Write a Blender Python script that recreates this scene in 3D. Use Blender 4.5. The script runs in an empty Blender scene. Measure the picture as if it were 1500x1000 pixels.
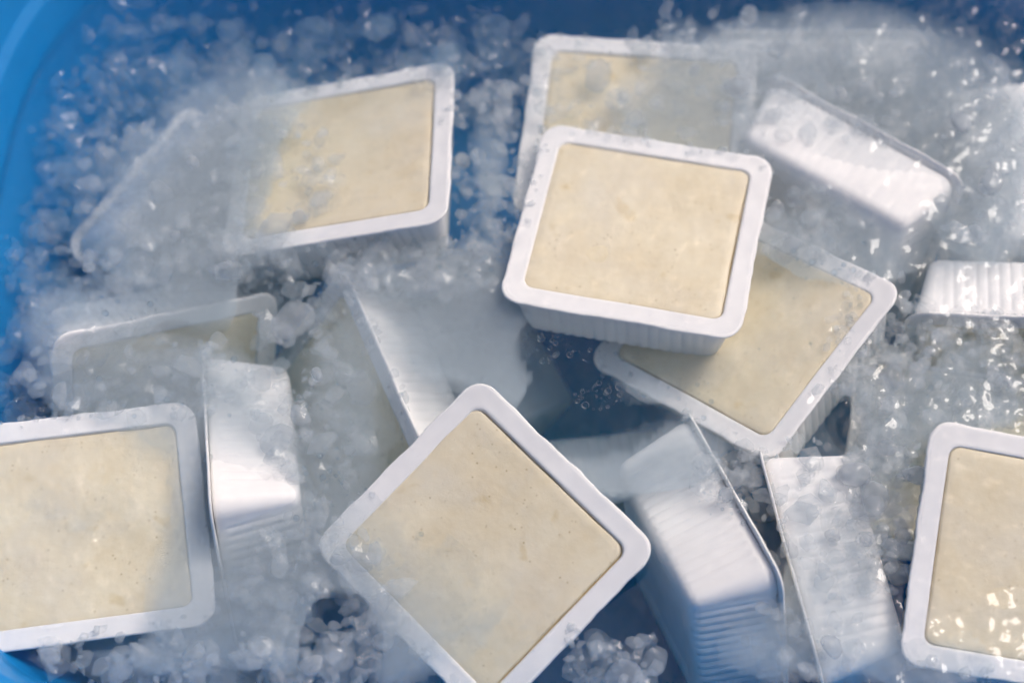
import bpy, bmesh, math, random
from mathutils import Vector, Quaternion, Matrix, noise
from mathutils.bvhtree import BVHTree
R = math.radians
scene = bpy.context.scene
col = scene.collection

# ------------------------------------------------------------------ camera
EL = R(64)
CAM = Vector((0, -math.cos(EL), math.sin(EL)))
cd = bpy.data.cameras.new('camera')
cam = bpy.data.objects.new('camera', cd); col.objects.link(cam)
cam.location = CAM
cam.rotation_euler = (math.pi/2 - EL, 0, 0)
cd.lens = 72; cd.sensor_width = 36; cd.clip_start = .05; cd.clip_end = 50
cd.dof.use_dof = True; cd.dof.focus_distance = .975; cd.dof.aperture_fstop = 3.2
scene.camera = cam

# ------------------------------------------------------------------ sky, sun, exposure
SUN_EL, SUN_AZ = R(56), R(52)          # azimuth measured clockwise from +Y (far side)
w = bpy.data.worlds.new('World'); scene.world = w; w.use_nodes = True
nt = w.node_tree; nt.nodes.clear()
sky = nt.nodes.new('ShaderNodeTexSky'); sky.sky_type = 'NISHITA'; sky.sun_disc = False
sky.sun_elevation = SUN_EL; sky.sun_rotation = SUN_AZ; sky.dust_density = 5; sky.air_density = .8; sky.ozone_density = .4
bg = nt.nodes.new('ShaderNodeBackground'); bg.inputs[1].default_value = .15
wo = nt.nodes.new('ShaderNodeOutputWorld')
nt.links.new(sky.outputs[0], bg.inputs[0]); nt.links.new(bg.outputs[0], wo.inputs[0])
sd = bpy.data.lights.new('sun', 'SUN'); sd.energy = 1.3; sd.angle = R(14); sd.color = (1, .92, .84)
sun = bpy.data.objects.new('sun', sd); col.objects.link(sun)
sdir = Vector((math.sin(SUN_AZ)*math.cos(SUN_EL), math.cos(SUN_AZ)*math.cos(SUN_EL), math.sin(SUN_EL)))
sun.rotation_euler = sdir.to_track_quat('Z', 'Y').to_euler()
sun.location = sdir*3
vs = scene.view_settings
vs.view_transform = 'Standard'; vs.look = 'None'; vs.exposure = -.18; vs.gamma = 1; vs.use_curve_mapping = False
scene.render.engine = 'CYCLES'
cy = scene.cycles
cy.transparent_max_bounces = 48; cy.max_bounces = 6; cy.diffuse_bounces = 4; cy.glossy_bounces = 2; cy.volume_bounces = 2
cy.use_adaptive_sampling = True; cy.adaptive_threshold = .05; cy.adaptive_min_samples = 12; cy.use_denoising = True
cy.caustics_reflective = False; cy.caustics_refractive = False

# ------------------------------------------------------------------ helpers
def tag(o, label=None, cat=None, group=None, kind=None):
    if label: o['label'] = label
    if cat: o['category'] = cat
    if group: o['group'] = group
    if kind: o['kind'] = kind
    return o
def mesh(name, v, f, m, smooth=True):
    me = bpy.data.meshes.new(name); me.from_pydata(v, [], f)
    if smooth: me.polygons.foreach_set('use_smooth', [True]*len(me.polygons))
    if m: me.materials.append(m)
    me.update(); return me
def obj(name, me, parent=None):
    o = bpy.data.objects.new(name, me); col.objects.link(o)
    if parent: o.parent = parent
    return o
class NT:
    def __init__(s, name):
        s.m = bpy.data.materials.new(name); s.m.use_nodes = True; s.t = s.m.node_tree; s.t.nodes.clear()
        s.out = s.n('OutputMaterial')
    def n(s, typ, **kw):
        nd = s.t.nodes.new('ShaderNode'+typ)
        for k, v in kw.items():
            if hasattr(nd, k): setattr(nd, k, v)
        return nd
    def l(s, a, b): s.t.links.new(a, b)
    def val(s, sock, v):
        if hasattr(v, 'is_output'): s.l(v, sock)
        else: sock.default_value = v
    def noise(s, scale, detail=3, rough=.5, vec=None, dist=0):
        n = s.n('TexNoise'); n.inputs['Scale'].default_value = scale; n.inputs['Detail'].default_value = detail
        n.inputs['Roughness'].default_value = rough; n.inputs['Distortion'].default_value = dist
        if vec: s.l(vec, n.inputs['Vector'])
        return n.outputs['Fac']
    def ramp(s, fac, stops):
        r = s.n('ValToRGB'); s.l(fac, r.inputs[0]); e = r.color_ramp.elements
        while len(e) < len(stops): e.new(.5)
        for q, (p, c) in zip(e, stops): q.position = p; q.color = c if len(c) == 4 else (*c, 1)
        return r.outputs[0]
    def mrange(s, v, a, b, c, d):
        r = s.n('MapRange'); s.l(v, r.inputs[0])
        for i, q in enumerate((a, b, c, d)): r.inputs[i+1].default_value = q
        return r.outputs[0]
    def math(s, op, a, b=0.0):
        r = s.n('Math', operation=op); s.val(r.inputs[0], a); s.val(r.inputs[1], b); return r.outputs[0]
    def mix(s, fac, a, b):
        r = s.n('MixShader'); s.val(r.inputs[0], fac); s.l(a, r.inputs[1]); s.l(b, r.inputs[2]); return r.outputs[0]
    def mixc(s, fac, a, b):
        r = s.n('Mix', data_type='RGBA'); s.val(r.inputs[0], fac); s.val(r.inputs[6], a); s.val(r.inputs[7], b); return r.outputs[2]
    def bump(s, h, strength, dist):
        b = s.n('Bump'); b.inputs['Strength'].default_value = strength; b.inputs['Distance'].default_value = dist
        s.l(h, b.inputs['Height']); return b.outputs[0]
    def co(s, kind='Object'): return s.n('TexCoord').outputs[kind]
    def end(s, sh, vol=None):
        s.l(sh, s.out.inputs[0])
        if vol: s.l(vol, s.out.inputs[1])
        return s.m
def principled(n, c, rough=.5, nrm=None, **kw):
    p = n.n('BsdfPrincipled'); n.val(p.inputs['Base Color'], c); n.val(p.inputs['Roughness'], rough)
    if nrm: n.l(nrm, p.inputs['Normal'])
    for k, v in kw.items(): n.val(p.inputs[k.replace('_', ' ')], v)
    return p.outputs[0]

# ------------------------------------------------------------------ materials
def mat_tub():
    n = NT('blue_plastic'); c = n.co()
    sc = n.noise(14, 5, .6, c); fine = n.noise(220, 2, .5, c)
    mp = n.n('Mapping'); mp.inputs['Scale'].default_value = (9, 9, 260); n.l(c, mp.inputs['Vector'])
    scr = n.mrange(n.noise(4, 3, .7, mp.outputs[0]), .62, .72, 0, .22)
    cc = n.mixc(n.mrange(sc, .3, .7, 0, 1), (.004, .21, .55, 1), (.008, .25, .62, 1))
    cc = n.mixc(scr, cc, (.10, .36, .66, 1))
    return n.end(principled(n, cc, n.mrange(sc, .3, .7, .28, .45), n.bump(fine, .08, .0006)))
def mat_tray():
    n = NT('white_tray_plastic'); c = n.co()
    s_ = n.noise(60, 2, .6, c)
    cc = n.mixc(n.mrange(s_, .35, .7, 0, 1), (.86, .845, .83, 1), (.81, .795, .785, 1))
    return n.end(principled(n, cc, .58, Specular_IOR_Level=.35))
def mat_tofu():
    n = NT('tofu'); c = n.co()
    rnd = n.n('ObjectInfo').outputs['Random']
    off = n.n('VectorMath', operation='ADD'); n.l(c, off.inputs[0])
    cx = n.n('CombineXYZ'); n.l(n.math('MULTIPLY', rnd, 7.0), cx.inputs[0]); n.l(n.math('MULTIPLY', rnd, 3.0), cx.inputs[1]); n.l(cx.outputs[0], off.inputs[1])
    v = off.outputs[0]
    a = n.noise(38, 3, .6, v); b = n.noise(210, 3, .65, v); e = n.noise(85, 2, .4, v)
    cc = n.mixc(n.mrange(a, .35, .68, 0, 1), (.71, .60, .40, 1), (.78, .69, .50, 1))
    cc = n.mixc(n.mrange(b, .35, .75, 0, .35), cc, (.82, .745, .58, 1))
    cc = n.mixc(n.mrange(e, .68, .76, 0, .55), cc, (.62, .48, .24, 1))
    pore = n.n('TexVoronoi'); pore.inputs['Scale'].default_value = 240; n.l(v, pore.inputs['Vector'])
    pm = n.math('MULTIPLY', n.mrange(pore.outputs['Distance'], .05, .17, 1, 0), n.mrange(e, .36, .55, 0, 1))
    cc = n.mixc(n.math('MULTIPLY', pm, .75), cc, (.40, .29, .12, 1))
    return n.end(principled(n, cc, .42, n.bump(b, .25, .0008)))
def mat_liquid():
    n = NT('amber_packing_water'); c = n.co(); a = n.noise(60, 3, .5, c)
    return n.end(principled(n, n.mixc(a, (.42, .29, .09, 1), (.60, .46, .20, 1)), .12))
def mat_film(name, rough_d):
    n = NT(name); c = n.co()
    rnd = n.n('ObjectInfo').outputs['Random']
    off = n.n('VectorMath', operation='ADD'); n.l(c, off.inputs[0])
    cx = n.n('CombineXYZ'); n.l(n.math('MULTIPLY', rnd, 5.0), cx.inputs[0]); n.l(cx.outputs[0], off.inputs[1]); v = off.outputs[0]
    h = n.noise(95, 1, .5, v)
    nr = n.bump(h, 1.0, rough_d)
    fr = n.n('Fresnel'); fr.inputs[0].default_value = 1.42; n.l(nr, fr.inputs['Normal'])
    gl = n.n('BsdfGlossy'); gl.inputs['Roughness'].default_value = .07; n.l(nr, gl.inputs['Normal'])
    tr = n.n('BsdfTransparent'); df = n.n('BsdfDiffuse'); df.inputs[0].default_value = (.85, .86, .88, 1)
    fog = n.mrange(n.noise(24, 2, .6, v), .45, .72, .01, .18)
    base = n.mix(fog, tr.outputs[0], df.outputs[0])
    gm = n.n('NewGeometry')
    k = n.math('MULTIPLY', fr.outputs[0], n.math('SUBTRACT', 1.0, gm.outputs['Backfacing']))
    return n.end(n.mix(k, base, gl.outputs[0]))
def mat_water():
    n = NT('cold_water'); c = n.co()
    sx = n.n('SeparateXYZ'); n.l(c, sx.inputs[0])
    chop = n.mrange(sx.outputs[0], .08, .24, .2, 1.0)
    h = n.math('MULTIPLY', n.noise(80, 1.5, .5, c), chop)
    nr = n.bump(h, 1.0, .0029)
    fr = n.n('Fresnel'); fr.inputs[0].default_value = 1.33; n.l(nr, fr.inputs['Normal'])
    gl = n.n('BsdfGlossy'); gl.inputs['Roughness'].default_value = .03; n.l(nr, gl.inputs['Normal'])
    tr = n.n('BsdfTransparent'); gm = n.n('NewGeometry')
    k = n.math('MULTIPLY', fr.outputs[0], n.math('SUBTRACT', 1.0, gm.outputs['Backfacing']))
    vol = n.n('VolumePrincipled')
    vol.inputs['Color'].default_value = (.06, .48, .72, 1); vol.inputs['Density'].default_value = VOLD
    vol.inputs['Anisotropy'].default_value = .2
    return n.end(n.mix(k, tr.outputs[0], gl.outputs[0]), vol.outputs[0] if VOLD > 0 else None)
VOLD = 2.6
def mat_ice(name, lo, hi, tint, gloss=0.0, nscale=260, rand=True):
    n = NT(name); c = n.co()
    core = n.n('Attribute', attribute_name='core').outputs['Fac']
    oi = n.n('ObjectInfo').outputs['Random'] if rand else n.n('Attribute', attribute_name='tone').outputs['Fac']
    a = n.math('MULTIPLY', n.mrange(oi, 0, 1, lo, hi), core)
    a = n.math('MINIMUM', a, .97)
    df = n.n('BsdfDiffuse'); df.inputs[0].default_value = tint
    tl = n.n('BsdfTranslucent'); tl.inputs[0].default_value = tint
    tr = n.n('BsdfTransparent')
    s = n.mix(a, tr.outputs[0], n.mix(.45, df.outputs[0], tl.outputs[0]))
    if gloss:
        fr = n.n('Fresnel'); fr.inputs[0].default_value = 1.31
        gl = n.n('BsdfGlossy'); gl.inputs['Roughness'].default_value = .06
        gm = n.n('NewGeometry')
        k = n.math('MULTIPLY', n.math('MULTIPLY', fr.outputs[0], gloss), n.math('SUBTRACT', 1.0, gm.outputs['Backfacing']))
        s = n.mix(k, s, gl.outputs[0])
    return n.end(s)
def mat_slush():
    n = NT('slush')
    a = n.n('Attribute', attribute_name='core').outputs['Fac']
    df = n.n('BsdfDiffuse'); df.inputs[0].default_value = (.55, .615, .675, 1)
    tl = n.n('BsdfTranslucent'); tl.inputs[0].default_value = (.55, .615, .675, 1)
    tr = n.n('BsdfTransparent')
    return n.end(n.mix(a, tr.outputs[0], n.mix(.4, df.outputs[0], tl.outputs[0])))
def mat_milk():
    n = NT('milky_meltwater')
    v = n.n('VolumePrincipled'); v.inputs['Color'].default_value = (.84, .92, .97, 1); v.inputs['Density'].default_value = MILK; v.inputs['Anisotropy'].default_value = 0
    n.l(v.outputs[0], n.out.inputs[1]); return n.m
MILK = 42.0
def mat_bubble():
    n = NT('air_bubble')
    fr = n.n('Fresnel'); fr.inputs[0].default_value = 1.33
    gl = n.n('BsdfGlossy'); gl.inputs['Roughness'].default_value = .02
    tr = n.n('BsdfTransparent'); tr.inputs[0].default_value = (.93, .96, .98, 1)
    return n.end(n.mix(n.math('MULTIPLY', fr.outputs[0], .55), tr.outputs[0], gl.outputs[0]))
def mat_ground():
    n = NT('concrete'); c = n.co(); a = n.noise(6, 6, .6, c)
    return n.end(principled(n, n.mixc(a, (.22, .22, .21, 1), (.32, .31, .30, 1)), .85))
M = dict(tub=mat_tub(), tray=mat_tray(), tofu=mat_tofu(), liquid=mat_liquid(), film=mat_film('clear_lid_film', .0022), film_wet=mat_film('wet_lid_film', .0034), water=mat_water(),
         ice=mat_ice('cloudy_ice', .10, .36, (.66, .70, .74, 1)),
         ice_deep=mat_ice('clear_submerged_ice', .05, .20, (.46, .62, .76, 1)),
         ice_wet=mat_ice('wet_cloudy_ice', .15, .45, (.66, .70, .74, 1), gloss=1.0),
         crushed=mat_ice('crushed_ice', .03, .26, (.72, .77, .81, 1), gloss=.6, rand=False, nscale=500),
         slush=mat_slush(),
         milk=mat_milk(), bubble=mat_bubble(), ground=mat_ground())

# ------------------------------------------------------------------ rounded rectangle loops
def rrect(a, b, r, ns, nc):
    """closed loop of (point, outward normal, side parameter or None, side half length)"""
    out = []
    for k in range(4):
        A, B = (a, b) if k % 2 == 0 else (b, a)
        q = k*math.pi/2
        cs, sn = math.cos(q), math.sin(q)
        rot = lambda x, y: (x*cs-y*sn, x*sn+y*cs)
        hl = B-r
        for i in range(ns):
            s = -hl + 2*hl*i/ns
            out.append((rot(A, s), rot(1, 0), s, hl))
        for i in range(nc):
            t = (math.pi/2)*i/nc
            out.append((rot(A-r+r*math.cos(t), B-r+r*math.sin(t)), rot(math.cos(t), math.sin(t)), None, hl))
    return out
def loft(rows, close_last=False, close_first=False):
    n = len(rows[0]); v = [p for r in rows for p in r]; f = []
    for j in range(len(rows)-1):
        for i in range(n):
            k = (i+1) % n
            f.append((j*n+i, j*n+k, (j+1)*n+k, (j+1)*n+i))
    if close_last: f.append(tuple((len(rows)-1)*n+i for i in range(n)))
    if close_first: f.append(tuple(reversed(range(n))))
    return v, f

# ------------------------------------------------------------------ tub, ground
TX, TY, TA, TB, TN = .065, .0292, .328, .2394, 3.5    # inner size at water level
FLOOR = -.155
NL = 176
TN2 = 6.0
def near_b(x):
    t = max(0, min(1, (x+.20)/.14)); return .2180+.014*t*t*(3-2*t)
def tub_ring(off):
    out = []
    for i in range(NL):
        t = 2*math.pi*i/NL; c, q = math.cos(t), math.sin(t)
        N = TN if q >= 0 else TN2
        x = (TA+off)*math.copysign(abs(c)**(2/N), c)
        y = (TB+off)*abs(q)**(2/N) if q >= 0 else -(near_b(x)+off)*abs(q)**(2/N)
        out.append((x, y))
    return out
def tub_loop(off, z):
    return [(TX+p[0], TY+p[1], z) for p in tub_ring(off)]
def build_tub():
    prof = [(-.075, FLOOR), (-.062, FLOOR+.003), (-.050, FLOOR+.012), (-.044, FLOOR+.03), (-.022, -.075), (-.002, -.006), (.004, .014),
            (.005, .0165), (.0085, .0185), (.0095, .021), (.0165, .046), (.0175, .049), (.021, .051), (.034, .0515), (.038, .050), (.039, .046),
            (.038, .036), (.0355, .036), (.0355, .045), (.020, .046), (.012, .018), (.0, -.02), (-.042, FLOOR+.02), (-.052, FLOOR-.003), (-.07, FLOOR-.005)]
    rows = [tub_loop(o, z) for o, z in prof]
    v, f = loft(rows, True, True)
    f = [tuple(reversed(q)) for q in f]
    o = obj('plastic_tub', mesh('plastic_tub', v, f, M['tub']))
    tag(o, 'bright blue plastic tub with rounded corners holding the icy water', 'tub')
build_tub()
g = obj('ground', mesh('ground', [(-6, -6, FLOOR-.006), (6, -6, FLOOR-.006), (6, 6, FLOOR-.006), (-6, 6, FLOOR-.006)], [(0, 1, 2, 3)], M['ground']))
tag(g, kind='structure')

# ------------------------------------------------------------------ tofu packs
PA, PB, PH = .060, .0565, .042
NS, NC = 136, 8
def prow(inset, z, amp=0.0, wave=None, zw=0.0):
    r = max(.0105-inset*.5, .004)
    out = []
    for idx, (p, nn, s, hl) in enumerate(rrect(PA-inset, PB-inset, r, NS, NC)):
        d = 0.0
        if amp and s is not None:
            e = hl-abs(s)
            win = min(1, max(0, (e-.002)/.005))
            pr = abs(math.sin(math.pi*(s/.0056+.5)))**.55
            d = amp*.0011*(pr-.75)*win
        zz = z
        if wave is not None:
            q = Vector((p[0]*70, p[1]*70, wave*9.7))
            d += .0008*noise.noise(q)*(1-inset/.0105)+.0003*noise.noise(q*3)*(1-inset/.0105)
            zz += zw*noise.noise(Vector((p[0]*28, p[1]*28, wave*5.1)))
        out.append((p[0]+nn[0]*d, p[1]+nn[1]*d, zz+PH))
    return out
def tray_mesh(ribs=1.0):
    rows = [prow(.0120, -.014), prow(.0112, -.004), prow(.0104, -.0009), prow(.0055, -.0013), prow(.0046, -.0030), prow(.0046, -.0058), prow(.0048, -.0068, .6*ribs), prow(.0050, -.0078, ribs)]
    for k in range(1, 7):
        t = k/6; rows.append(prow(.0050+.0062*t, -.0078-.0292*t, ribs))
    rows += [prow(.0120, -.0392, .95*ribs), prow(.0134, -.0408, .75*ribs), prow(.0156, -.0418, .4*ribs), prow(.0185, -.0420, 0), prow(.0260, -.0420), prow(.0275, -.0412), prow(.0300, -.0410)]
    v, f = loft(rows, True)
    return mesh('tray', v, [tuple(reversed(q)) for q in f], M['tray'])
def rim_mesh(seed):
    zw = .0009
    rows = [prow(.0088, -.0010, 0, seed, zw), prow(.0010, -.0010, 0, seed, zw), prow(.0002, -.0011, 0, seed, zw), prow(0, -.0008, 0, seed, zw), prow(0.0001, -.0003, 0, seed, zw), prow(.0005, .0001, 0, seed, zw),
            prow(.0010, .0002, 0, seed, zw), prow(.0026, .0003, 0, seed, zw), prow(.0055, .0000, 0, seed, zw), prow(.0085, .0003, 0, seed, zw), prow(.0098, .0003, 0, seed, zw), prow(.0102, .0001, 0, seed, zw), prow(.0105, -.0006, 0, seed, zw)]
    v, f = loft(rows, False)
    return mesh('rim', v, [tuple(reversed(q)) for q in f], M['tray'])
def tofu_mesh(seed, depth):
    rnd = random.Random(seed)
    rows = []
    def row(inset, z, j):
        out = []
        for (p, nn, s, hl) in rrect(PA-inset, PB-inset, .005, 26, 5):
            d = .0006*noise.noise(Vector((p[0]*60, p[1]*60, seed*3.3)))
            zz = z+.0004*noise.noise(Vector((p[0]*30, p[1]*30, seed*7.7)))
            out.append((p[0]+nn[0]*d, p[1]+nn[1]*d, zz+PH))
        return out
    rows = [row(.0145, -.036, 0), row(.0112, -.012, 0), row(.0107, -depth-.0012, 0), row(.0109, -depth-.0003, 0), row(.0116, -depth, 0)]
    last = rows[-1]
    for k in range(1, 14):
        t = 1-k/14
        rows.append([(p[0]*t, p[1]*t, PH-depth+.0005*noise.noise(Vector((p[0]*t*45, p[1]*t*45, seed*7.7)))) for p in last])
    v, f = loft(rows, True)
    return mesh('tofu_block', v, [tuple(reversed(q)) for q in f], M['tofu'])
def flat_mesh(name, inset, z, m, seed, n=30, sag=0.0, zw=0.0):
    v = []; f = []
    lp = rrect(PA-inset, PB-inset, .0095-inset*.3, 16, 5)
    rings = 14; nl = len(lp)
    for k in range(rings):
        t = 1-k/rings
        for (p, nn, s, hl) in lp:
            x, y = p[0]*t, p[1]*t
            zz = z - sag*(1-t**3) + zw*noise.noise(Vector((x*55, y*55, seed*4.4)))*(1-t**4)
            v.append((x, y, zz+PH))
    for k in range(rings-1):
        for i in range(nl):
            j = (i+1) % nl; f.append((k*nl+i, k*nl+j, (k+1)*nl+j, (k+1)*nl+i))
    f.append(tuple((rings-1)*nl+i for i in range(nl)))
    return mesh(name, v, f, m)
TRAY = tray_mesh(.85); TRAY_SMOOTH = tray_mesh(.3)
RIMS = [rim_mesh(s) for s in (1, 2, 3)]
TOFUS = [tofu_mesh(s, d) for s, d in ((1, .0002), (2, .0005), (3, .0003))]
LIQ = flat_mesh('packing_liquid', .0108, -.0035, M['liquid'], 9)
FILMS = [flat_mesh('lid_film', .0014, .0009, M['film'], s, sag=.0008, zw=.0004) for s in (1, 2, 3)]

WETFILM = FILMS[0].copy(); WETFILM.materials.clear(); WETFILM.materials.append(M['film_wet'])

# (rim centre, orientation quaternion, tofu shift in the tray, label)
PACKS = [
 ((0.0636, 0.0602, 0.0064), (0.9922, -0.0576, -0.0210, -0.1082), (-.0006, -.0004, 0), 'clean square tofu pack floating highest, resting on another pack at the centre'),
 ((-0.0890, 0.1103, -0.0091), (0.9861, -0.1048, -0.1286, 0.0069), (-.0010, .0004, .3), 'tofu pack in upper left, left half sunk under slush, right rim poking out'),
 ((-0.0133, -0.1084, 0.0038), (0.9113, 0.1383, -0.0279, -0.3869), (-.0012, -.0010, .4), 'tofu pack turned like a diamond at bottom centre, left side under ice'),
 ((0.2439, -0.1164, 0.0067), (0.9801, 0.1697, 0.0767, -0.0690), (.0006, .0, 0), 'tofu pack with wet glinting film cut off by lower right edge'),
 ((-0.2052, -0.0944, -0.0050), (0.9960, 0.0276, 0.0326, 0.0789), (.0, -.0006, 0), 'tofu pack lying flat just under water, cut off by left edge'),
 ((0.1156, 0.0184, -0.0196), (0.9262, -0.0095, -0.1793, -0.3316), (.0, .0004, 0), 'tilted tofu pack half hidden beneath the highest pack, glints on its film'),
 ((0.0654, 0.1297, -0.0114), (0.9976, -0.0106, -0.0336, -0.0604), (.0, -.0004, 0), 'tofu pack sunk under slush at top, behind the highest pack'),
 ((0.1115, -0.0944, -0.0528), (0.5045, 0.2939, 0.6396, 0.5000), (0, 0, 0), 'white ribbed tofu tray standing on edge right of the diamond-turned pack'),
 ((0.1395, -0.1080, -0.0559), (0.4678, 0.6239, -0.4606, -0.4240), (0, 0, 0), 'ice-coated tray on edge left of the lower right tofu pack'),
 ((-0.1465, -0.0641, -0.0532), (0.6257, 0.4238, -0.5544, -0.3486), (0, 0, 0), 'white tray on edge squeezed against right side of leftmost tofu pack'),
 ((0.1745, 0.1075, -0.0510), (0.1962, 0.2358, 0.7817, 0.5431), (0, 0, 0), 'smooth white tray on edge, slanting, in upper right'),
 ((0.2605, 0.0019, -0.0441), (0.7369, 0.6708, -0.0833, 0.0050), (0, 0, 0), 'tray with sharp vertical ribs rising dry from water at right edge'),
 ((-0.1780, -0.0100, -0.0530), (0.8294, 0.4977, 0.2409, 0.0803), (0, 0, 0), 'sunken tofu pack leaning towards viewer below the upper left pack'),
 ((-0.0875, -0.0169, -0.0609), (0.7201, 0.4219, -0.2690, -0.4807), (0, 0, 0), 'sunken greenish tofu pack leaning left, with bright side wall, left of centre'),
 ((-0.0396, 0.0220, -0.0822), (0.2832, 0.8122, -0.4056, -0.3092), (0, 0, 0), 'pale tray bottom deep in water left of the dark gap at centre'),
 ((0.0366, -0.0749, -0.0932), (0.7401, 0.6698, 0.0440, 0.0398), (0, 0, 0), 'submerged pale tray below the dark gap beside the diamond-turned pack'),
 ((0.1698, 0.1900, -0.0880), (0.0000, 0.0000, -0.8090, -0.5878), (0, 0, 0), 'bluish ice-covered tray against the far wall in upper right'),
 ((0.2291, -0.0400, -0.0560), (0.9956, 0.0477, 0.0286, -0.0757), (0, 0, 0), 'deep tofu pack under ice between ribbed tray and lower right pack'),
 ((0.2843, 0.1174, -0.0538), (0.0385, -0.9976, -0.0508, -0.0269), (0, 0, 0), 'upside-down tray under wet ice at upper right edge'),
 ((-0.1640, 0.0980, -0.0830), (0.0378, -0.9300, 0.2756, 0.2401), (0, 0, 0), 'upside-down pale tray tilted under slush at far left'),
 ((-0.1789, -0.1491, -0.1118), (0.0372, -0.9939, -0.0995, -0.0288), (0, 0, 0), 'dim upside-down tray deep below the leftmost tofu pack'),
]
SINK = [.005, .003, .004, .004, .006, .001, .007, .004, .003, .005, .004, .009, .011, -.004, .018, .040, .004, .004, .006, .0, .0]
bv, bf = [], []
def add_pack(i, t, q, sh, label):
    q = Quaternion(q).normalized(); t = Vector(t)+Vector((0, .487, -1))*SINK[i]
    e = bpy.data.objects.new('tofu_pack', None); col.objects.link(e)
    e.empty_display_size = .02
    e.rotation_mode = 'QUATERNION'; e.rotation_quaternion = q
    e.location = t+q @ Vector((0, 0, -PH))
    tag(e, label, 'tofu pack', 'tofu packs in the tub')
    tr = obj('tray', TRAY_SMOOTH if i == 10 else TRAY, e); obj('rim', RIMS[i % 3], tr)
    tf = obj('tofu_block', TOFUS[i % 3], e)
    tf.location = (sh[0], sh[1], 0)
    if sh[2]: tf.rotation_euler = (R(-sh[2]*.6), R(sh[2]*1.2), 0)
    obj('packing_liquid', LIQ, e); obj('lid_film', WETFILM if i in (3, 5) else FILMS[i % 3], e)
    b0 = len(bv)
    for (a, b, z) in ((PA, PB, 0), (PA-.012, PB-.012, -PH)):
        for sx, sy in ((-1, -1), (1, -1), (1, 1), (-1, 1)):
            bv.append(t+q @ Vector((sx*a, sy*b, z)))
    bf.extend([tuple(b0+k for k in fc) for fc in ((0, 1, 2, 3), (4, 7, 6, 5), (0, 4, 5, 1), (1, 5, 6, 2), (2, 6, 7, 3), (3, 7, 4, 0))])
for i, p in enumerate(PACKS): add_pack(i, *p)
BVH = BVHTree.FromPolygons([tuple(v) for v in bv], bf)
def top_at(x, y):
    h = BVH.ray_cast(Vector((x, y, .2)), Vector((0, 0, -1)))
    return h[0].z if h[0] else FLOOR

# ------------------------------------------------------------------ water
def in_tub(x, y, off):
    if y >= TY: return abs((x-TX)/(TA+off))**TN+abs((y-TY)/(TB+off))**TN < 1
    return abs((x-TX)/(TA+off))**TN2+abs((y-TY)/(near_b(x-TX)+off))**TN2 < 1
def wave(x, y):
    k = 1+2.2*max(0, min(1, (x-.17)/.08))
    return k*(.00045*noise.noise(Vector((x*38, y*38, 3)))+.0002*noise.noise(Vector((x*95, y*95, 7))))
def build_water():
    rows = []
    RN = 110
    lp = tub_ring(-.003)
    n = len(lp); v = []; f = []
    for k in range(RN):
        t = (k+1)/RN
        for p in lp:
            x, y = TX+p[0]*t, TY+p[1]*t
            v.append((x, y, wave(x, y)))
    for k in range(RN-1):
        for i in range(n):
            j = (i+1) % n; f.append((k*n+i, (k+1)*n+i, (k+1)*n+j, k*n+j))
    f.append(tuple(range(n)))
    for (off, z) in ((-.0035, -.01), (-.024, -.075), (-.047, FLOOR+.03), (-.066, FLOOR+.006)):
        b = len(v)
        for p in tub_ring(off): v.append((TX+p[0], TY+p[1], z))
        for i in range(n):
            j = (i+1) % n; f.append((b-n+i, b+i, b+j, b-n+j))
    b = len(v)-n
    f.append(tuple(b+i for i in reversed(range(n))))
    o = obj('water', mesh('water', v, f, M['water'])); tag(o, kind='structure')
build_water()

# ------------------------------------------------------------------ where things lie, in the picture's own measure, turned into metres on the water
FP = 3000.0
fwd = -CAM; upv = Vector((1, 0, 0)).cross(fwd)
def ground(px, py, z=0.0):
    r = fwd+Vector((1, 0, 0))*((px-750)/FP)+upv*((500-py)/FP)
    return CAM+r*((z-CAM.z)/r.z)

rng = random.Random(11)
def lump(seed, flat, ang):
    """a melted lump of ice: unit size, 'core' is how cloudy it is (clear towards the edge)"""
    bm = bmesh.new(); bmesh.ops.create_icosphere(bm, subdivisions=3 if not ang else 2, radius=1)
    cores = []
    rr = random.Random(seed)
    planes = [(Vector((rr.gauss(0, 1), rr.gauss(0, 1), rr.gauss(0, .6))).normalized(), rr.uniform(.62, .9)) for _ in range(9)]
    sx, sy = rr.uniform(.75, 1.25), rr.uniform(.7, 1.0)
    for v in bm.verts:
        p = v.co.copy()
        k = 1+.28*noise.noise(p*1.3+Vector((seed*3.1, 0, 0)))+.12*noise.noise(p*3.1+Vector((0, seed*2.3, 0)))
        p *= k
        for nn, d in planes:
            q = p.dot(nn)
            if q > d: p -= nn*(q-d)*(.85 if ang else .55)
        rad = math.hypot(p.x, p.y)
        cores.append((v.index, rad))
        v.co = Vector((p.x*sx, p.y*sy, p.z*flat))
    mx = max(c for _, c in cores)
    bm.verts.index_update()
    me = bpy.data.meshes.new('ice_chunk'); bm.to_mesh(me); bm.free()
    me.polygons.foreach_set('use_smooth', [True]*len(me.polygons))
    at = me.attributes.new('core', 'FLOAT', 'POINT')
    at.data.foreach_set('value', [max(0., min(1., (1.0-c/mx)*6))**.6 for _, c in sorted(cores)])
    return me
LUMPS = [lump(s, f, s % 3 == 0) for s, f in zip(range(14), [.5, .6, .45, .7, .55, .4, .65, .5, .6, .75, .5, .45, .6, .55])]
for me in LUMPS: me.materials.append(M['ice'])
DEEP = [m.copy() for m in LUMPS]
for me in DEEP: me.materials.clear(); me.materials.append(M['ice_deep'])
WET = [m.copy() for m in LUMPS[:7]]
for me in WET: me.materials.clear(); me.materials.append(M['ice_wet'])

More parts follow.
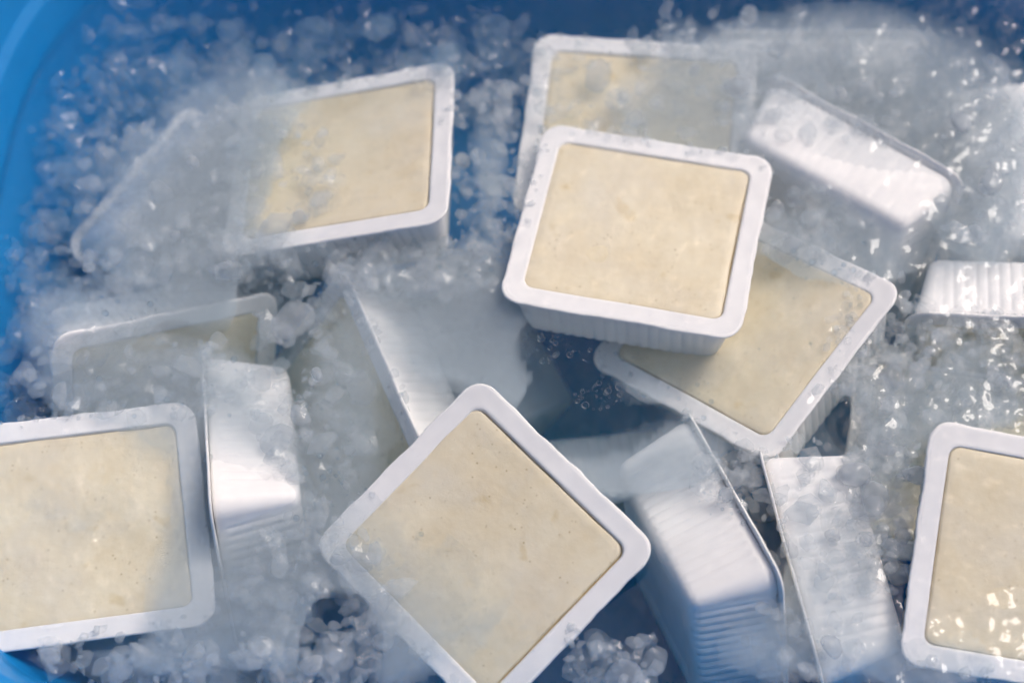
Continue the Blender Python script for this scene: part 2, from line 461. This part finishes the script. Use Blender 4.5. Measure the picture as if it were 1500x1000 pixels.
# areas: (cx, cy, rx, ry, weight, label) — ellipses of ice seen on the water
AREAS = [
 (110, 60, 130, 75, 3, 'cloudy lump of ice drifting in the blue upper left corner'),
 (330, 50, 200, 60, 4, 'cloudy lump of ice drifting in the blue upper left corner'),
 (680, 60, 100, 60, 3, 'cloudy lump of ice drifting in the blue upper left corner'),
 (20, 430, 60, 150, 6, 'cloudy lump of ice along the left wall of the tub'),
 (200, 120, 220, 125, 6, 'cloudy lump of ice drifting in the blue upper left corner'),
 (100, 290, 110, 150, 6, 'cloudy lump of ice along the left wall of the tub'),
 (540, 50, 230, 60, 5, 'cloudy lump of ice drifting in the blue upper left corner'),
 (300, 250, 170, 110, 5, 'lump of ice lying over the upper left tofu pack'),
 (715, 260, 45, 150, 4, 'lump of ice in the channel between the two upper tofu packs'),
 (600, 380, 110, 40, 4, 'lump of ice in the channel between the two upper tofu packs'),
 (250, 370, 150, 40, 3, 'lump of ice over the sunken packs left of centre'),
 (200, 540, 150, 60, 3, 'lump of ice over the sunken packs left of centre'),
 (450, 560, 80, 170, 3, 'lump of ice over the sunken packs left of centre'),
 (460, 880, 110, 120, 5, 'white lump of ice below the squeezed tray at bottom left'),
 (180, 965, 160, 35, 2, 'white lump of ice below the squeezed tray at bottom left'),
 (900, 960, 70, 35, 1, 'lump of ice on the clear blue water at bottom centre'),
 (1290, 500, 70, 90, 3, 'wet lump of ice beside the ribbed tray on the right'),
 (1420, 540, 90, 70, 4, 'wet lump of ice beside the ribbed tray on the right'),
 (1300, 720, 50, 130, 4, 'wet lump of ice left of the lower right tofu pack'),
 (1190, 820, 90, 170, 3, 'wet lump of ice left of the lower right tofu pack'),
 (1440, 220, 80, 120, 4, 'wet lump of ice near the upper right edge'),
 (1240, 120, 190, 80, 4, 'lump of ice over the sunken packs in the upper right'),
 (960, 120, 180, 70, 2, 'lump of ice over the sunken packs in the upper right'),
 (1170, 320, 80, 50, 2, 'lump of ice over the sunken packs in the upper right'),
 (1080, 690, 50, 40, 1, 'lump of ice in the gap below the tilted tofu pack'),
 (1060, 40, 120, 40, 1, 'lump of ice over the sunken packs in the upper right'),
]
def pick(areas):
    tot = sum(a[4] for a in areas); u = rng.uniform(0, tot)
    for a in areas:
        u -= a[4]
        if u <= 0: return a
    return areas[-1]
def spot(a):
    t = rng.uniform(0, 2*math.pi); r = math.sqrt(rng.random())
    return a[0]+a[2]*r*math.cos(t), a[1]+a[3]*r*math.sin(t)
def float_z(x, y, r, bias=1.6, deep=.045):
    tp = top_at(x, y)
    if tp > -.15*r: return None
    lo = max(tp+.3*r, -deep); hi = -.35*r
    if lo > hi: return (lo+hi)/2
    return hi-(hi-lo)*(rng.random()**bias)
n = 0; tries = 0
while n < 300 and tries < 4000:
    tries += 1
    a = pick(AREAS); px, py = spot(a); P = ground(px, py)
    r = rng.uniform(.0040, .0085) if rng.random() < .75 else rng.uniform(.0080, .0125)
    if 'blue upper left' in a[5]: r *= 1.2
    if not in_tub(P.x, P.y, -.012-r): continue
    blue = 'blue upper left' in a[5] or 'left wall' in a[5]
    z = float_z(P.x, P.y, r, .9 if blue else 1.6, .06 if blue else .045)
    if z is None: continue
    wet = 'wet' in a[5] or (not blue and rng.random() < .35)
    me = rng.choice(WET if wet else DEEP if blue else LUMPS)
    o = obj('ice_chunk', me)
    if wet: r *= .72
    o.location = (P.x, P.y, z+(.3*r if wet and rng.random() < .5 else 0))
    o.rotation_euler = (rng.gauss(0, .35), rng.gauss(0, .35), rng.uniform(0, 6.28)); o.scale = (r, r, r*rng.uniform(.8, 1.2))
    tag(o, a[5], 'ice', a[5].replace('lump', 'lumps', 1)); n += 1

# ------------------------------------------------------------------ joined small ice
def joined(name, items, m, label, subdiv=1, EDGE=12.0):
    """items: (x, y, z, rx, ry, rz, turn, tone); one mesh of many small pieces"""
    bm = bmesh.new(); bmesh.ops.create_icosphere(bm, subdivisions=subdiv, radius=1)
    base = [v.co.copy() for v in bm.verts]; tri = [tuple(v.index for v in f.verts) for f in bm.faces]; bm.free()
    V = []; F = []; core = []; tone = []
    for (x, y, z, rx, ry, rz, tn, to) in items:
        b0 = len(V); cs, sn = math.cos(tn), math.sin(tn); sd_ = rng.uniform(0, 99)
        tx, ty = rng.gauss(0, .25), rng.gauss(0, .25)
        for p in base:
            k = 1+.7*noise.noise(p*1.5+Vector((sd_, 0, 0)))
            q = p*k
            u, v_ = q.x*rx, q.y*ry
            V.append((x+u*cs-v_*sn, y+u*sn+v_*cs, z+q.z*rz+tx*u*.6+ty*v_*.6))
            core.append(max(0., min(1., (1.03-math.hypot(p.x, p.y))*EDGE))); tone.append(to)
        F.extend([(a+b0, b+b0, c+b0) for a, b, c in tri])
    me = mesh(name, V, F, m, False)
    for nm, dat in (('core', core), ('tone', tone)):
        at = me.attributes.new(nm, 'FLOAT', 'POINT'); at.data.foreach_set('value', dat)
    o = obj(name, me); tag(o, label, 'ice', kind='stuff'); return o
items = []
while len(items) < 4200:
    a = pick(AREAS); px, py = spot((a[0], a[1], a[2]*1.15, a[3]*1.15)); P = ground(px, py)
    r = .0012+.0055*rng.random()**1.6
    if 'blue upper left' in a[5] and r < .002 and rng.random() < .6: continue
    if not in_tub(P.x, P.y, -.006-r): continue
    blue = 'blue upper left' in a[5] or 'left wall' in a[5]
    z = float_z(P.x, P.y, r, 1.0 if blue else 2.0, .06 if blue else .03)
    if z is None: continue
    items.append((P.x, P.y, z, r*rng.uniform(.8, 1.5), r*rng.uniform(.6, 1.1), r*rng.uniform(.25, .55), rng.uniform(0, 6.28), rng.random()*(.10 if blue else .8)))
RB = random.Random(5)
for (t, q, sh, lb), sk in zip(PACKS, SINK):      # bits of ice clinging along the rims and walls that are under water
    q = Quaternion(q).normalized(); t = Vector(t)+Vector((0, .487, -1))*sk
    for k in range(300):
        side = RB.randrange(4); u = RB.uniform(-1, 1)
        p = Vector((u*PA, PB*(1 if side == 0 else -1), 0)) if side < 2 else Vector((PA*(1 if side == 2 else -1), u*PB, 0))
        P = t+q @ (p*RB.uniform(.90, 1.03)+Vector((0, 0, RB.uniform(-.004, .0015))))
        if P.z > -.0005 or P.z < -.05: continue
        if noise.noise(P*45) < -.05: continue
        r = .0007+.0022*RB.random()**2
        items.append((P.x, P.y, P.z, r*RB.uniform(.9, 1.6), r, r*RB.uniform(.5, .9), RB.uniform(0, 6.28), .5+.5*RB.random()))
joined('crushed_ice', items, M['crushed'], 'fine crushed ice drifting between the packs')
SLUSH = [   # (cx, cy, rx, ry, how thick)
 (270, 255, 100, 85, .75), (330, 235, 75, 110, .62), (110, 470, 60, 50, .6), (380, 140, 100, 45, .42), (250, 350, 150, 55, .7), (390, 350, 90, 35, .4), (130, 452, 85, 30, .9), (265, 425, 90, 30, .9), (220, 540, 180, 70, .6),
 (365, 640, 70, 90, .5), (380, 850, 80, 110, .7), (500, 560, 90, 170, .42), (640, 500, 60, 100, .2), (690, 460, 110, 90, .7), (620, 390, 140, 40, .5), (715, 250, 45, 140, .35),
 (490, 770, 95, 90, .85), (560, 890, 70, 120, .65), (660, 850, 160, 160, .4), (270, 600, 70, 60, .6), (270, 900, 70, 50, .6), (130, 750, 160, 150, .2), (285, 750, 45, 150, .55),
 (800, 120, 50, 80, .2), (930, 150, 110, 60, .25), (1060, 140, 110, 90, .85), (1230, 80, 190, 80, .97), (1330, 170, 150, 90, .85), (1440, 240, 90, 150, .75), (1240, 250, 130, 80, .3), (1200, 345, 120, 45, .7),
 (1400, 560, 120, 80, .75), (1290, 640, 70, 130, .5), (1200, 830, 100, 170, .75), (990, 650, 90, 45, .75), (880, 680, 120, 45, .75), (740, 560, 50, 60, .5), (1080, 950, 80, 60, .28), (1280, 380, 80, 40, .5), (930, 570, 70, 30, .5),
 (1150, 480, 140, 130, .1), (1370, 960, 110, 50, .6), (200, 120, 250, 160, .13), (560, 60, 250, 60, .12), (90, 520, 60, 90, .3), (430, 930, 90, 60, .35), (180, 970, 180, 40, .38),
]
SL = []
for (px, py, rx, ry, wt) in SLUSH:
    c0 = ground(px, py); ex = ground(px+rx, py)-c0; ey = ground(px, py-ry)-c0
    SL.append((c0.x, c0.y, ex.length, ey.length, wt))
HL = []
for (px, py, rx, ry) in [(852, 610, 80, 34), (845, 500, 55, 28), (425, 430, 48, 42), (880, 945, 95, 60), (500, 930, 40, 50), (1235, 615, 26, 45), (1310, 505, 45, 30), (1085, 745, 25, 55), (1130, 760, 20, 50)]:
    c0 = ground(px, py); HL.append((c0.x, c0.y, (ground(px+rx, py)-c0).length, (ground(px, py-ry)-c0).length))
def slush_density(x, y):
    k = 1.0
    for cx, cy_, rx, ry, wt in SL:
        q = ((x-cx)/rx)**2+((y-cy_)/ry)**2
        if q < 6: k *= 1-wt*math.exp(-q*1.35)
    return 1-k
def fbm(x, y, sd_, f0, octs):
    t = 0; am = 1; f = f0
    for _ in range(octs):
        t += am*noise.noise(Vector((x*f, y*f, sd_))); am *= .55; f *= 2.1; sd_ += 3.7
    return t
def build_slush():
    V = []; F = []; core = []
    st = .00105
    for z0, amp, mul, sd_ in ((-.0016, .0010, .24, 1.0),):
        idx = {}
        nx, ny = int(2*TA/st)+2, int((TB+.24)/st)+2
        for i in range(nx):
            x = TX-TA+i*st
            if x > .285: break
            for j in range(ny):
                y = TY-.235+j*st
                if not in_tub(x, y, -.006): continue
                idx[i, j] = len(V)
                V.append((x, y, z0+amp*noise.noise(Vector((x*45, y*45, sd_)))))
                d = slush_density(x, y)
                if d > .03:
                    w_ = .006*noise.noise(Vector((x*70, y*70, sd_+9)))+.003*noise.noise(Vector((x*200, y*200, sd_+9)))
                    u, v_ = x+w_, y-w_
                    q0 = d*1.05+.30*fbm(u, v_, sd_, 30, 5)
                    q = max(0, min(1, (q0-.24)/.17)); q = q*q*(3-2*q)
                    p_ = max(0, min(1, (q0-.30)/.75))
                    q *= .46+.54*p_
                    k_ = 105+40*noise.noise(Vector((x*9, y*9, 2.2)))
                    dd, pp = noise.voronoi(Vector((u*k_, v_*k_, sd_)))
                    e = min(1, max(0, (dd[1]-dd[0]-.03)/.22)); e = e*e*(3-2*e)
                    tn = noise.cell(pp[0]*3.1)*.5+.5
                    ga = max(0, min(1, .45+1.3*noise.noise(Vector((x*16, y*16, 8.8)))))
                    q *= 1-ga*(1-(.80+.20*e)*(.78+.30*tn))
                    for hx, hy, hr, hs in HL:
                        g_ = ((x-hx)/hr)**2+((y-hy)/hs)**2
                        if g_ < 1.6:
                            b_ = max(0, min(1, (g_-.72+.25*noise.noise(Vector((x*90, y*90, 4))))/.3)); q *= b_*b_*(3-2*b_)
                    core.append(q*mul)
                else: core.append(0)
        for (i, j), k in idx.items():
            q = [(i+1, j), (i+1, j+1), (i, j+1)]
            if all(t in idx for t in q):
                ks = (k, idx[q[0]], idx[q[1]], idx[q[2]])
                if max(core[t] for t in ks) > .004: F.append(ks)
    me = mesh('slush', V, F, M['slush'])
    at = me.attributes.new('core', 'FLOAT', 'POINT'); at.data.foreach_set('value', core)
    tag(obj('slush', me), 'milky layer of melting slush floating over the packs', 'slush', kind='stuff')
build_slush()

def build_milk():
    """cloudy meltwater hanging round the packs: a closed body, thick where the slush is thick"""
    st = .0030; idx = {}; V = []; F = []
    nx, ny = int(2*TA/st)+2, int(.5/st)
    for i in range(nx):
        x = TX-TA+i*st
        if x > .30: break
        for j in range(ny):
            y = TY-.235+j*st
            if not in_tub(x, y, -.018): continue
            d = slush_density(x, y)
            q = d*1.1+.12*fbm(x, y, 2.0, 30, 3)
            for hx, hy, hr, hs in HL:
                g_ = ((x-hx)/hr)**2+((y-hy)/hs)**2
                if g_ < 4: b_ = max(0, min(1, (g_-.5)/3.2)); q *= b_*b_*(3-2*b_)
            q = max(0, min(1, (q-.17)/.60)); q = q*q*(3-2*q)
            if q > .012: idx[i, j] = len(V)//2; V += [(x, y, -.0022), (x, y, -.0022-.042*q)]
    edge = {}
    for (i, j), k in idx.items():
        c = [(i, j), (i+1, j), (i+1, j+1), (i, j+1)]
        if all(t in idx for t in c):
            q = [idx[t] for t in c]
            F.append(tuple(2*t for t in q)); F.append(tuple(2*t+1 for t in reversed(q)))
            for a, b in zip(q, q[1:]+q[:1]):
                if (b, a) in edge: del edge[b, a]
                else: edge[a, b] = 1
    for a, b in edge: F.append((2*a, 2*a+1, 2*b+1, 2*b))
    me = mesh('milky_meltwater', V, F, M['milk'])
    bm = bmesh.new(); bm.from_mesh(me); bmesh.ops.delete(bm, geom=[v for v in bm.verts if not v.link_faces], context='VERTS'); bmesh.ops.recalc_face_normals(bm, faces=bm.faces); bm.to_mesh(me); bm.free()
    tag(obj('milky_meltwater', me), 'cloudy meltwater hanging around the sunken packs', 'water', kind='stuff')
build_milk()

# ------------------------------------------------------------------ bubbles
def bubbles():
    bm = bmesh.new(); bmesh.ops.create_icosphere(bm, subdivisions=2, radius=1)
    base = [v.co.copy() for v in bm.verts]; tri = [tuple(v.index for v in f.verts) for f in bm.faces]; bm.free()
    V = []; F = []
    CL = [(880, 580, 40, 22, 14), (800, 505, 40, 25, 12), (880, 520, 60, 12, 6), (600, 370, 90, 25, 8), (440, 410, 60, 30, 7), (1000, 590, 60, 40, 6), (1300, 470, 60, 60, 10),
          (700, 330, 40, 90, 8), (480, 690, 40, 60, 7), (1190, 380, 100, 40, 8), (1340, 540, 120, 90, 8), (180, 420, 120, 60, 5), (1150, 440, 120, 120, 6), (300, 560, 200, 60, 5), (1080, 720, 60, 50, 4),
          (560, 700, 200, 160, 4), (930, 320, 10, 10, 0)]
    k = 0
    while k < 420:
        a = pick(CL); px, py = spot(a); P = ground(px, py)
        tp = top_at(P.x, P.y)
        if tp > 0: continue
        r = .0004+.0015*rng.random()**3.5
        if a[1] in (580, 505) and a[0] in (880, 800) and rng.random() < .5: r *= 1.15
        k += 1; z = wave(P.x, P.y)-r*rng.uniform(-.1, 1.3); b0 = len(V)
        V.extend([(P.x+p.x*r, P.y+p.y*r, z+p.z*r*.8) for p in base]); F.extend([(x+b0, y+b0, q+b0) for x, y, q in tri])
    o = obj('air_bubbles', mesh('air_bubbles', V, F, M['bubble'])); tag(o, 'tiny air bubbles gathered on the water surface', 'bubbles', kind='stuff')
bubbles()
